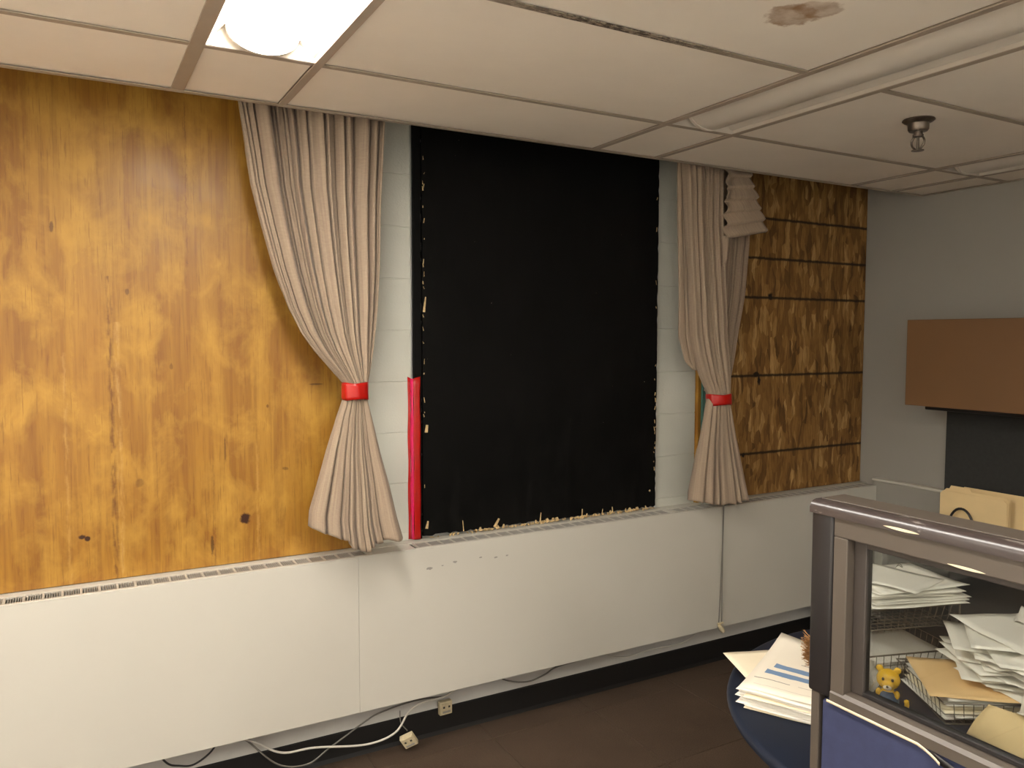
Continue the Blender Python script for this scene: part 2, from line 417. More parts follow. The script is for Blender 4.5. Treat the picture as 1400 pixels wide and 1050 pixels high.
# painted concrete blocks of the two piers: one block wide, one object each
for px0, px1, zoff in ((.80, 1.186, .0), (2.40, 2.676, .012)):
    MB().box(px0+.002, px1-.002, YW-.0115, YW+.002, .45, ZT-.02).build('mortar', M['block'], wb)
    for i in range(13):
        z0 = .052 + .2032*i + .0 + zoff
        if z0 < .3: continue
        MB().box(px0, px1, YW-.014, YW+.004, z0+.0012, z0+.2032-.0012, .0022, 2).build('concrete_block', M['block'], wb)
structure(MB().box(XR, XR+.1, YB-.1, YW+.1, -.1, ZT).build('wall_right', M['wall']))
structure(MB().box(XL-.1, XL, YB-.1, YW+.1, -.1, ZT).build('wall_left', M['white_wall']))
m = MB(); m.box(XL-.1, XR+.1, YB-.1, YB, -.1, WIN[2]); m.box(XL-.1, XR+.1, YB-.1, YB, WIN[3], ZT); m.box(XL-.1, WIN[0], YB-.1, YB, WIN[2], WIN[3]); m.box(WIN[1], XR+.1, YB-.1, YB, WIN[2], WIN[3])
structure(m.build('wall_back', M['white_wall']))
m = MB()
for xx in (WIN[0], -1.8, -.6, WIN[1]-.05): m.box(xx, xx+.05, YB-.09, YB-.03, WIN[2], WIN[3], .004)
for zz in (WIN[2], WIN[3]-.05): m.box(WIN[0]+.05, WIN[1]-.05, YB-.085, YB-.035, zz, zz+.05)
structure(m.build('window_2', M['heater']))
# lower furring on the right wall, with a small ledge
lw = structure(MB().box(XR-.03, XR, 2.42, 2.83, 0, .862, .003).build('wall_lower_right', M['wall']))
structure(MB().box(XR-.045, XR, 2.40, 2.83, .862, .876, .005).build('trim_1', M['heater']))
# black cove base
structure(MB().prism([(YW, 0), (YW-.022, 0), (YW-.010, .012), (YW-.006, .10), (YW, .104)], 'x', XL, XR).build('baseboard_window', M['base']))
structure(MB().box(XR-.036, XR-.03, 2.42, 2.83, 0, .10, .002).build('baseboard_right', M['base']))
# teal window frame left in the gap beside the strand board
structure(MB().box(2.70, 2.735, 2.925, YW, .83, 2.6, .003).build('window_1', M['teal']))
structure(MB().box(2.680, 2.699, 2.935, YW, .83, 2.6, .002).build('trim_2', M['ply']))

# ---- hung ceiling
ce = structure(MB().box(XL-.1, XR+.1, YB-.1, YW+.1, ZT, ZT+.1).build('ceiling', M['plaster']))
t0, s_, per, row1, rp = .3006, .3102, 1.5252, 2.182, .61
xs = []
k = -3
while t0+k*per < XR:
    for a in (t0+k*per, t0+k*per+s_):
        if XL < a < XR: xs.append(a)
    k += 1
rows = []
y = row1
while y > YB: rows.append(y); y -= rp
xe = [XL]+xs+[XR]; ye = [YE]+rows+[YB]
# fixtures: in the narrow strips, 4 ft long with 2 ft of tile between
fix = []
for i, a in enumerate(xs):
    if i+1 < len(xs) and abs(xs[i+1]-a-s_) < 1e-3:
        for r in range(0, len(rows)-2, 3): fix.append((a, xs[i+1], rows[r+2], rows[r]))
def in_fix(xa, ya): return any(f[0]-1e-4 <= xa < f[1]-1e-4 and f[2] < ya <= f[3]+1e-4 for f in fix)
for i in range(len(xe)-1):
    for j in range(len(ye)-1):
        a, b, c, d = xe[i], xe[i+1], ye[j+1], ye[j]
        if in_fix(a, d) or (d-c) < .02: continue
        stain = (abs(a-.61) < .02 and abs(d-1.572) < .02)
        g = .012 if not (abs(b-t0) < .02 and j == 0) else .004
        MB().box(a+.004, b-g, c+.004, d-.004, ZC+.004, ZC+.02, .002, 1).build('ceiling_tile', M['tile_stain'] if stain else M['tile'], ce)
for a in xs:
    wdt = .019 if abs(a-t0) < .01 else .0125
    m = MB(); m.box(a-wdt, a+wdt, YB, YE, ZC-.002, ZC+.002, .0008, 1); m.box(a-.003, a+.003, YB, YE, ZC+.002, ZC+.035)
    m.build('main_tee', M['tee'], ce)
for j, r in enumerate(rows):
    for i in range(len(xe)-1):
        a, b = xe[i], xe[i+1]
        if any(f[0]-1e-4 <= a < f[1]-1e-4 and f[2]+.01 < r < f[3]-.01 for f in fix): continue
        m = MB(); m.box(a+.0125, b-.0125, r-.011, r+.011, ZC-.0015, ZC+.002, .0008, 1); m.box(a+.01, b-.01, r-.003, r+.003, ZC+.002, ZC+.03)
        m.build('cross_tee', M['tee_rust'] if (j == 1 and abs(a-.61) < .02) else M['tee'], ce)
structure(MB().prism([(YE-.018, ZC-.003), (YE+.004, ZC-.003), (YE+.004, ZC+.045), (YE, ZC+.045), (YE, ZC), (YE-.018, ZC)], 'x', XL, XR).build('trim_3', M['tee']))
structure(MB().prism([(XR, ZC-.002), (XR-.022, ZC-.002), (XR-.022, ZC), (XR-.002, ZC), (XR-.002, ZC+.03), (XR, ZC+.03)], 'y', YB, YE).build('trim_4', M['tee']))

def fixture(x0, x1, y0, y1, lit, label, group):
    o = empty('ceiling_light', ((x0+x1)/2, (y0+y1)/2, ZC)); tag(o, label, 'ceiling light', group)
    hw, hl = (x1-x0)/2-.013, (y1-y0)/2-.012
    m = MB(); prof = [(-hw, 0), (-hw, .012)]
    prof += [(-hw+.012+(hw-.012)*t, .014+.082*sin(t*pi/2)) for t in [i/8 for i in range(9)]]
    full = prof+[(-px, pz) for px, pz in prof[::-1][1:]]
    m.prism([(px, pz) for px, pz in full]+[(hw+.004, .0), (hw+.004, .115), (-hw-.004, .115), (-hw-.004, 0)], 'y', -hl, hl)
    m.build('reflector', M['fixture'], o, smooth=True)
    for sgn in (-1, 1):
        m = MB(); m.box(-hw, hw, sgn*hl-.003, sgn*hl+.003, .0, .10); m.build('end_plate', M['fixture'], o)
    bw = .088
    pr = [(-bw, .07)]+[(-bw*cos(a), .046-.056*sin(a)) for a in [pi*i/14 for i in range(15)]]+[(bw, .07)]
    bl = hl-.035
    m = MB(); m.prism(pr, 'y', -bl, bl); b = m.build('basket', M['lamp'] if lit else M['fixture'], o, smooth=True)
    for sgn in (-1, 1):
        m = MB(); m.prism([(px*1.04, pz-.002) for px, pz in pr], 'y', sgn*bl, sgn*(bl+.012)); m.build('basket_end', M['fixture'], o, smooth=True)
    return o
LIT = []
for (a, b, c, d) in fix:
    main = abs(a-t0) < .05 and abs(d-row1) < .05
    lit = a < 1.0 or (a < 2.5 and d < -.9)  # unseen fixtures also switched on, to lift ceiling and wall brightness
    if main: lab = 'glowing recessed fluorescent light above the plywood and left curtain'; g = None
    elif abs(a-(t0+per)) < .05 and abs(d-row1) < .05: lab = 'unlit long recessed light beside the stained ceiling tile'; g = None
    elif abs(a-(t0+2*per)) < .05 and abs(d-row1) < .05: lab = 'unlit recessed light in the ceiling corner beyond the sprinkler'; g = None
    else: lab = 'unseen recessed fluorescent light in the ceiling outside the picture'; g = 'ceiling lights out of view'
    fixture(a, b, c, d, lit, lab, g)

# ================================================================== HEATER COVER
HY, HT, HB = 2.81, .835, .24
h = empty('heater_cover', (1.4, 2.88, 0)); tag(h, 'long white convector heater cover running under the boarded windows', 'heater')
def under(o, p):
    o.parent = p; o.matrix_parent_inverse = Matrix.Translation(-Vector(p.location)); return o
seams = [-3.0, -.905, .914, 2.733, XR-.002]
for a, b in zip(seams, seams[1:]):
    g = .0004
    m = MB(); m.box(a+g, b-g, HY, HY+.012, HB, HT-.004, .0008, 1); m.box(a+g, b-g, HY+.012, HY+.03, HB, HB+.008)
    under(m.build('front_panel', M['heater']), h)
# top: front lip, back shelf, plain stretches between grille runs
under(MB().box(-3.0, XR-.002, HY, HY+.014, HT-.004, HT+.001, .002).build('front_lip', M['heater']), h)
under(MB().box(-3.0, XR-.002, HY+.086, YW-.016, HT-.006, HT+.001, .002).build('back_shelf', M['heater']), h)
PL = [(.955, 1.145), (2.43, 2.455)]
for a, b in PL: under(MB().box(a, b, HY+.014, HY+.086, HT-.005, HT).build('top_plate', M['heater']), h)
under(MB().box(-3.0, XR-.002, HY+.014, HY+.1, HT-.07, HT-.06).build('inner_tray', M['heater_in']), h)
cell0 = None; pitch = .0525
m = MB(); cw = pitch
m.box(0, .008, 0, .072, -.008, 0, .001, 1)
m.box(.008, cw, 0, .006, -.006, 0); m.box(.008, cw, .066, .072, -.006, 0)
sl = MB()
for i in range(6):
    u = .0135+i*.0068
    sl.prism([(u-.0022, 0-.006), (u-.0008, -.006), (u+.0030, -.001), (u+.0016, -.001)], 'y', .006, .066)
x = -2.2; first = True
while x < XR-.06:
    if not any(a-pitch+.004 < x < b for a, b in PL):
        if first:
            c0 = m.build('grille_frame', M['grille']); s0 = sl.build('louver', M['slat'])
            under(c0, h); c0.location = (x, HY+.014, HT); s0.parent = c0; first = False
        else:
            c = c0.copy(); C.objects.link(c); c.location = (x, HY+.014, HT)
            d = s0.copy(); C.objects.link(d); d.parent = c
    x += pitch
under(MB().box(-3.0, XR-.002, HY+.012, HY+.016, HB+.01, HT-.07).build('liner', M['heater_in']), h)
for xx in (-2, -.6, .75, 2.1, 3.3):
    under(MB().box(xx, xx+.03, HY+.016, YW-.004, .30, .36).build('bracket', M['heater_in']), h)
# smudges worn into the enamel
for i, (sx, sz, r) in enumerate(((1.202, .751, .008), (1.255, .755, .003), (1.309, .762, .006), (1.423, .764, .005), (1.493, .755, .005), (1.544, .756, .004))):
    mm = MB(); n = 9; pts = [(sx+r*(1.6*cos(2*pi*j/n)+random.uniform(-.4, .4)), sz+r*(.7*sin(2*pi*j/n)+random.uniform(-.3, .3))) for j in range(n)]
    mm.prism(pts, 'y', HY-.0004, HY+.001); under(mm.build('chip', M['slat']), h)

# ================================================================== BOARDS
def board(name, x0, x1, z0, z1, yf, th, mat, label):
    o = MB().box(x0, x1, yf, yf+th, z0, z1, .0015, 1).build(name, mat); tag(o, label, 'board'); return o
board('plywood_board', -1.48, .96, HT+.003, 2.62, 2.935, .0145, M['ply'], 'large golden plywood sheet covering the left window')
board('strand_board', 2.738, XR-.004, HT+.003, 2.62, 2.935, .0145, M['osb'], 'bare brown strand board with dark horizontal lines in the right corner')
bb = empty('black_board', (1.81, 2.94, HT)); tag(bb, 'black painted board covering the middle window', 'board')
def ragged(x0, x1, z0, z1, yf, th):
    m = MB(); pts = []
    n = 90
    for i in range(n+1): pts.append((x0+(x1-x0)*i/n, z0+random.choice((0, .001, .003, .006))))
    nz = 80
    for i in range(1, nz): pts.append((x1-random.choice((0, 0, .001, .003)), z0+(z1-z0)*i/nz))
    pts += [(x1, z1), (x0, z1)]
    for i in range(nz-1, 0, -1): pts.append((x0+random.choice((0, 0, .001, .003)), z0+(z1-z0)*i/nz))
    return m.prism(pts, 'y', yf, yf+th)
under(ragged(1.2225, 2.412, HT+.012, 2.62, 2.925, .016).build('sheet', M['blackboard']), bb)
under(MB().box(1.189, 1.222, 2.934, 2.9495, HT+.003, 2.62, .001, 1).build('edge_strip', M['blackboard']), bb)
under(MB().box(2.414, 2.420, 2.936, 2.9495, HT+.003, 2.62).build('leak_line', plain('leak_white', (214, 216, 222), .4)), bb)  # pale strip painted in for light leaking past the board edge
m = MB()
def sliver(px, pz, lx, lz, w, yv):
    d = Vector((lx, 0, lz)); nrm = Vector((-lz, 0, lx)).normalized()*w
    p = Vector((px, yv, pz)); q = p+d
    vs_ = [m.bm.verts.new(v) for v in (p-nrm, p+nrm, q+nrm*random.uniform(.1, .8), q-nrm*random.uniform(.1, .8))]
    ws = [m.bm.verts.new(v.co+Vector((random.uniform(-.001, .001), -.003, 0))) for v in vs_]
    for i in range(4): m.bm.faces.new((vs_[i], vs_[(i+1) % 4], ws[(i+1) % 4], ws[i]))
    m.bm.faces.new(ws)
x = 1.25
while x < 2.40:
    dens = .35 if x < 1.42 else 1
    if random.random() < .85*dens+.1:
        sliver(x, HT+.006, random.uniform(-.008, .008), random.choice((.003, .005, .006, .008, .010, .016))*(.6 if dens < 1 else 1), random.uniform(.002, .011), 2.924)
    x += random.uniform(.006, .02)
for px_, pz_, lx, lz, w_ in ((1.545, .85, .022, .034, .006), (1.77, .845, .004, .042, .003), (1.99, .845, .002, .035, .002), (2.10, .845, .003, .024, .002), (2.16, .845, -.003, .028, .002), (1.40, .85, -.004, .045, .001)):
    sliver(px_, pz_, lx, lz, w_, 2.923)
for i in range(46):
    z = random.uniform(1.0, 2.35); side = random.random() < .62
    px = 1.225+random.uniform(0, .006) if side else 2.405-random.uniform(0, .008)
    if side and z < 1.5 and random.random() < .6: continue
    sliver(px, z, random.uniform(-.005, .005), random.uniform(.004, .022), random.uniform(.0006, .002), 2.924)
sliver(1.228, 1.75, .008, .06, .005, 2.923); sliver(1.235, 1.27, .004, .03, .006, 2.923); sliver(1.236, .88, .004, .03, .006, 2.923); sliver(2.372, .925, .006, .006, .004, 2.923)
o = m.build('splinters', M['splinter']); o['kind'] = 'stuff'; under(o, bb)
# red tape folded over the left edge of the black board
tp = empty('red_tape_strip', (1.20, 2.93, HT)); tag(tp, 'glossy red tape strip down the left edge of the black board', 'tape')
def strip(pts, z0, z1, name, mat, jag):
    m = MB(); n = 24
    def f(u, v):
        q = lerp_table([(i/(len(pts)-1), *p) for i, p in enumerate(pts)], u)
        z = z0+(z1-z0)*v+(jag(u) if v == 1 else 0)
        return (q[0]+.0012*sin(v*17+u*3), q[1]+.0008*sin(v*23), z)
    m.grid(f, (len(pts)-1)*2, n); o = m.build(name, mat, smooth='all'); under(o, tp)
    md = o.modifiers.new('thick', 'SOLIDIFY'); md.thickness = .0006; return o
strip([(1.168, 2.9485), (1.173, 2.9478), (1.178, 2.945)], HT+.004, 1.488, 'wall_flap', M['red'], lambda u: .006*(1-u))
strip([(1.178, 2.945), (1.1815, 2.938), (1.186, 2.931)], HT+.004, 1.486, 'fold', M['fold_sheen'], lambda u: .0)  # daylight sheen along the red tape's fold, painted in as pink
strip([(1.186, 2.931), (1.191, 2.929), (1.200, 2.928), (1.2125, 2.927)], HT+.004, 1.486, 'board_flap', M['red'], lambda u: .008*u)

# ================================================================== CURTAINS
def curtain_sheet(tab, nf, seed, nu, nv, ph=0.0, warp=.25, sharp=.6):
    """tab rows ascending in z: (z, x_left, x_right, y_centre, fold_depth, bulge)"""
    rnd = random.Random(seed)
    amps = [rnd.uniform(.55, 1.25) for _ in range(nf+3)]; wid = [rnd.choice((.4, .6, .8, 1.1, 1.7)) for _ in range(nf)]
    tot = sum(wid); edges = [0]
    for w_ in wid: edges.append(edges[-1]+w_/tot)
    z0, z1 = tab[0][0], tab[-1][0]
    def f(u, v):
        z = z0+(z1-z0)*v
        xl, xr, yc, dep, bul = lerp_table(tab, z)
        uu = u + .012*noise.noise(Vector((u*5+seed, z*2.2, 0)))
        uu = min(max(uu, 0), 1)
        kf = 0
        while kf < nf-1 and uu > edges[kf+1]: kf += 1
        t = (uu-edges[kf])/(edges[kf+1]-edges[kf])
        a = amps[kf]*(1-t)+amps[kf+1]*t
        # sharpened omega fold: front rounded, valleys narrow
        fy = (abs(sin(pi*t))**sharp)*2-1 + .22*sin(3*pi*t+amps[kf]*9)*sin(pi*t)
        fx = -sin(2*pi*t)*.13*(edges[kf+1]-edges[kf])
        wob = noise.noise(Vector((u*9+seed*3, z*3.5, 3)))*.006*(1 if dep > .012 else .4)
        x = xl+(xr-xl)*(uu+fx)
        y = yc - bul*sqrt(max(0, 1-(2*uu-1)**2)) - dep*a*fy*min(1.5, sqrt((edges[kf+1]-edges[kf])*nf)) + wob
        return (x, y, z)
    return f

def sheet_obj(name, f, nu, nv, parent, mat=None, hem=None):
    m = MB(); m.grid(f, nu, nv); o = m.build(name, mat or M['curtain'], smooth='all'); under(o, parent)
    md = o.modifiers.new('thick', 'SOLIDIFY'); md.thickness = .002; return o

def band(name, cx, cy, rx, ry, z0, z1, parent):
    m = MB(); n = 40
    for i in range(n): pass
    def f(u, v):
        a = 2*pi*u; wr = 1+.03*sin(a*7+v*2)
        return (cx+rx*wr*cos(a), cy+ry*wr*sin(a), z0+(z1-z0)*v+.002*sin(a*3+v*4))
    m.grid(f, n, 6); o = m.build(name, M['red'], smooth='all'); under(o, parent); o['label'] = 'red tape band'
    md = o.modifiers.new('thick', 'SOLIDIFY'); md.thickness = .0015; return o

tk = empty('curtain_track', (1.7, 2.79, ZT)); tag(tk, 'curtain track in the pocket above the ceiling edge', 'curtain track')
under(MB().box(.2, 3.4, 2.735, 2.845, 2.60, 2.625, .003).build('rail', M['tee']), tk)
for xx in (.4, 1.8, 3.2): under(MB().box(xx, xx+.02, 2.78, 2.80, 2.625, ZT).build('hanger', M['tee']), tk)
c1 = empty('curtain', (.85, 2.74, .9)); tag(c1, 'taupe pleated curtain tied with red tape, hanging over the plywood edge', 'curtain', None)
UP1 = [(1.458, .842, .926, 2.740, .008, .030), (1.49, .838, .932, 2.742, .010, .026), (1.543, .792, .944, 2.745, .013, .018), (1.602, .741, .955, 2.748, .015, .010),
       (1.665, .697, .964, 2.750, .017, .006), (1.752, .655, .973, 2.752, .024, .004), (1.887, .609, .982, 2.755, .028, 0), (2.019, .575, .986, 2.757, .031, 0), (2.16, .542, .992, 2.76, .034, 0),
       (2.277, .525, 1.0, 2.76, .035, 0), (2.421, .502, 1.008, 2.76, .035, 0), (2.60, .490, 1.012, 2.76, .020, 0)]
sheet_obj('upper_drape', curtain_sheet(UP1, 16, 3, 420, 70, sharp=.40), 420, 70, c1)
def low(tab, nf, seed, hemf):
    f0 = curtain_sheet(tab, nf, seed, 0, 0, sharp=.5)
    z0, z1 = tab[0][0], tab[-1][0]
    def f(u, v):
        p = f0(u, v); return (p[0], p[1], p[2]+(1-v)**2*hemf(u))
    return f
LO1 = [(.915, .715, 1.055, 2.735, .026, .035), (.987, .718, 1.035, 2.736, .023, .032), (1.117, .750, 1.006, 2.738, .017, .028), (1.244, .782, .972, 2.74, .012, .026), (1.358, .815, .945, 2.74, .009, .026), (1.43, .840, .926, 2.74, .008, .028), (1.46, .842, .926, 2.74, .008, .030)]
sheet_obj('lower_drape', low(LO1, 9, 9, lambda u: .072*max(0, 1-u/.45)-.034*max(0, 1-abs(u-.55)/.2)+.004*sin(u*40)), 240, 44, c1)
band('tie_band', .884, 2.735, .0475, .045, 1.430, 1.490, c1)

c2 = empty('curtain', (2.64, 2.76, .9)); tag(c2, 'shorter taupe curtain with drooping torn header, tied with red tape, beside the strand board', 'curtain', None)
UP2 = [(1.37, 2.580, 2.705, 2.760, .008, .030), (1.40, 2.575, 2.708, 2.762, .010, .028), (1.47, 2.540, 2.715, 2.765, .012, .022), (1.56, 2.512, 2.712, 2.768, .014, .014), (1.66, 2.490, 2.700, 2.77, .016, .01),
       (1.86, 2.468, 2.678, 2.772, .024, .004), (2.18, 2.445, 2.655, 2.775, .027, 0), (2.42, 2.432, 2.650, 2.775, .027, 0), (2.60, 2.43, 2.65, 2.775, .018, 0)]
sheet_obj('upper_drape', curtain_sheet(UP2, 9, 21, 240, 70, sharp=.42), 240, 70, c2)
BK2 = [(1.40, 2.60, 2.715, 2.80, .010, .01), (1.47, 2.62, 2.757, 2.80, .012, .01), (1.55, 2.62, 2.785, 2.805, .014, 0), (1.69, 2.66, 2.835, 2.835, .016, 0), (1.866, 2.69, 2.882, 2.845, .018, 0), (2.109, 2.70, 2.912, 2.85, .018, 0), (2.40, 2.70, 2.912, 2.85, .018, 0), (2.60, 2.70, 2.90, 2.84, .016, 0)]
sheet_obj('back_drape', curtain_sheet(BK2, 5, 33, 110, 60, sharp=.9), 110, 60, c2)
# loose side fold bulging to the left
SD2 = [(1.50, 2.515, 2.545, 2.79, .006, 0), (1.54, 2.468, 2.56, 2.79, .008, 0), (1.656, 2.432, 2.55, 2.795, .010, 0), (1.854, 2.434, 2.53, 2.80, .010, 0), (2.18, 2.42, 2.50, 2.80, .010, 0), (2.40, 2.415, 2.48, 2.80, .010, 0), (2.55, 2.415, 2.47, 2.80, .010, 0)]
sheet_obj('side_fold', curtain_sheet(SD2, 2, 41, 50, 60, sharp=1), 50, 60, c2)
LO2 = [(.875, 2.462, 2.822, 2.745, .024, .03), (1.0, 2.488, 2.790, 2.748, .018, .028), (1.172, 2.528, 2.742, 2.752, .012, .026), (1.34, 2.566, 2.704, 2.758, .009, .028), (1.375, 2.578, 2.704, 2.76, .008, .030)]
sheet_obj('lower_drape', low(LO2, 6, 17, lambda u: .03*max(0, 1-u/.4)+.004*sin(u*37)), 180, 40, c2)
band('tie_band', 2.642, 2.754, .068, .046, 1.338, 1.388, c2)
# drooping header: a stiff folded flap with cross pleats
A, B, D_, E_ = Vector((2.628, 2.735, 2.44)), Vector((2.752, 2.715, 2.44)), Vector((2.868, 2.70, 2.146)), Vector((2.642, 2.735, 2.105))
def flap(u, v):
    p = A.lerp(B, u).lerp(E_.lerp(D_, u), v)
    t = (v*6.0) % 1.0
    p.y -= .022*(t if t < .85 else (1-t)/.15*.85) + .01*sin(u*9+v*5)*(1-u)
    p.x += .006*sin(v*19)*u - .01*(1-u)*sin(v*30)
    return p
sheet_obj('drooping_header', flap, 16, 72, c2)
def flap2(u, v):
    p = Vector((2.64+.055*u*(1-v*.75), 2.752-.018*sin(u*pi)-.01*v, 2.12-.14*v+.05*u*v)); return p
sheet_obj('torn_end', flap2, 8, 12, c2)

# pull cord in front of the heater
pc = empty('pull_cord', (2.716, 2.79, .24)); tag(pc, 'thin curtain pull cord hanging down the front of the heater', 'cord')
under(MB().tube([(2.721, 2.792, .90), (2.722, 2.795, .7), (2.716, 2.796, .45), (2.708, 2.797, .27)], .0022, 6).build('cord', M['cable_g']), pc)
under(MB().tube([(2.725, 2.792, .90), (2.725, 2.795, .7), (2.724, 2.796, .45), (2.728, 2.797, .27)], .0022, 6).build('cord', M['cable_g']), pc)
m = MB(); m.tube([(2.706, 2.79, .262), (2.716, 2.784, .243), (2.724, 2.780, .228)], [.009, .012, .009], 12); m.tube([(2.700, 2.794, .268), (2.734, 2.794, .268)], .005, 8)
under(m.build('tassel', M['jack'], smooth=True), pc)

# ================================================================== CABLES AND JACKS UNDER THE HEATER
def cable(pts, r, mat, label):
    o = MB().tube(smoothpath(pts), r, 7).build('cable', mat, smooth='all'); tag(o, label, 'cable'); return o
cable([(.40, 2.90, .26), (.531, 2.87, .2), (.634, 2.86, .135), (.754, 2.86, .123), (.952, 2.86, .084), (1.071, 2.86, .101), (1.133, 2.87, .166), (1.196, 2.88, .187), (1.292, 2.89, .183), (1.364, 2.90, .207), (1.42, 2.90, .27)], .0042, M['cable_w'], 'white cable sagging low below the heater towards the hanging jack')
cable([(.44, 2.91, .26), (.52, 2.89, .193), (.622, 2.87, .089), (.729, 2.87, .061), (.812, 2.87, .101), (.956, 2.88, .165), (1.016, 2.89, .18), (1.128, 2.90, .189), (1.22, 2.92, .18), (1.31, 2.925, .165)], .0032, M['cable_g'], 'grey cable drooping onto the floor below the heater')
cable([(1.10, 2.88, .175), (1.10, 2.87, .13), (1.125, 2.865, .095)], .0022, M['cable_g'], 'short wire holding the dangling jack box')
cable([(1.50, 2.93, .26), (1.583, 2.91, .187), (1.692, 2.9, .157), (1.785, 2.9, .17), (1.842, 2.9, .191), (1.998, 2.9, .205), (2.06, 2.91, .25)], .0035, M['cable_g'], 'grey cable looping beside the wall outlet below the heater')
cable([(1.83, 2.905, .185), (1.95, 2.90, .215), (2.121, 2.90, .215), (2.25, 2.91, .205), (2.45, 2.91, .215), (2.60, 2.91, .22), (2.70, 2.91, .26)], .0035, M['cable_b'], 'black cable along the lower edge of the heater')
cable([(2.05, 2.92, .25), (2.121, 2.91, .189), (2.226, 2.9, .161), (2.377, 2.9, .167), (2.558, 2.9, .161), (2.675, 2.91, .19), (2.72, 2.92, .25)], .0028, M['cable_w'], 'thin pale cable looping below the heater near the pull cord')
cable([(.20, 2.90, .26), (.25, 2.88, .19), (.29, 2.88, .169), (.337, 2.88, .161), (.398, 2.89, .19), (.44, 2.9, .25)], .0035, M['cable_b'], 'black cable loop below the left end of the heater')
def jack(loc, rx, ry, rz, label):
    o = empty('jack_box', loc); o.rotation_euler = (rx, ry, rz); tag(o, label, 'jack box')
    MB().box(-.028, .028, -.011, .011, -.028, .028, .003).build('housing', M['jack'], o)
    MB().box(-.024, .024, -.014, -.011, -.024, .024, .001).build('face_plate', M['jack'], o)
    for xx in (-.012, .012): MB().box(xx-.004, xx+.004, -.0150, -.0135, .002, .010).build('socket', M['cable_b'], o)
    MB().box(-.018, .018, -.0150, -.0135, -.018, -.010).build('paper_strip', M['slat'], o)
jack((1.130, 2.862, .056), .35, -.45, -.5, 'beige jack box dangling at an angle just above the floor')
jack((1.318, 2.930, .118), 0, 0, .05, 'beige jack box mounted upright on the black baseboard')
def outlet(x, label, mat):
    o = empty('wall_outlet', (x, YW-.004, .22)); tag(o, label, 'outlet')
    MB().box(-.035, .035, -.012, .002, -.03, .05, .003).build('plate', mat, o)
    for zz in (-.012, .018): MB().box(-.012, .012, -.015, -.012, zz-.009, zz+.009, .002).build('receptacle', M['cable_b'], o)
outlet(1.80, 'brown outlet half hidden under the heater beside the looping cable', plain('brown_outlet', (70, 50, 34), .5))
outlet(1.165, 'black outlet under the heater above the dangling jack box', M['cable_b'])

# ================================================================== SPRINKLER
sp = empty('fire_sprinkler', (2.545, 1.725, ZC)); tag(sp, 'metal fire sprinkler head hanging from a ceiling tile', 'sprinkler')
MB().lathe([(.050, .004), (.052, .0), (.046, -.005), (.034, -.010), (.033, -.030), (.029, -.036), (.016, -.037)]).build('escutcheon', M['brass'], sp, smooth=True)
MB().lathe([(.014, -.03), (.014, -.046), (.017, -.047), (.017, -.054), (.010, -.056)]).build('nozzle', M['brass'], sp, smooth=True)
for s2 in (-1, 1):
    MB().tube(smoothpath([(0, s2*.014, -.052), (0, s2*.023, -.068), (0, s2*.020, -.084), (0, s2*.006, -.098)], 5), .0035, 8).build('frame_arm', M['brass'], sp, smooth='all')
MB().tube([(0, 0, -.055), (0, 0, -.098)], [.004, .005], 10).build('glass_bulb', M['brass'], sp, smooth=True)
MB().lathe([(.004, -.096), (.020, -.099), (.020, -.101), (.004, -.102)]).build('deflector', M['brass'], sp)

# ================================================================== RIGHT WALL FURNITURE
cb = empty('overhead_cabinet', (3.73, 1.5, 1.327)); tag(cb, 'tan overhead storage cabinet on the right wall', 'cabinet')
under(MB().box(3.57, XR-.001, .55, 2.43, 1.327, 1.736, .003).build('body', M['tan_cab']), cb)
for a, b in ((1.495, 2.432), (.55, 1.490)): under(MB().box(3.550, 3.569, a, b, 1.325, 1.738, .003).build('door', M['tan_cab']), cb)
ub = empty('task_light', (3.78, 1.6, 1.30)); tag(ub, 'black task light bar under the overhead cabinet', 'light')
under(MB().box(3.66, XR-.012, .8, 2.40, 1.300, 1.326, .004).build('housing', M['black_plastic']), ub)
under(MB().box(3.69, 3.86, .9, 2.30, 1.297, 1.300).build('lens', M['frame_dark']), ub)
tag(MB().box(XR-.028, XR-.001, .5, 2.425, .74, 1.298, .004).build('tackboard', M['tack']), 'charcoal tackboard on the wall below the overhead cabinet', 'tackboard')
dk = empty('wall_desk', (3.6, 1.4, 0)); tag(dk, 'dark grey desk against the right wall under the tackboard', 'desk')
under(MB().box(3.30, XR-.03, .4, 2.40, .70, .73, .004).build('worktop', M['desk']), dk)
under(MB().box(3.34, XR-.05, 2.35, 2.38, .0, .70, .003).build('side_panel', M['desk']), dk)
under(MB().box(3.34, XR-.05, .42, .45, .0, .70, .003).build('side_panel', M['desk']), dk)
under(MB().box(XR-.08, XR-.06, .45, 2.35, .25, .70, .003).build('modesty_panel', M['desk']), dk)
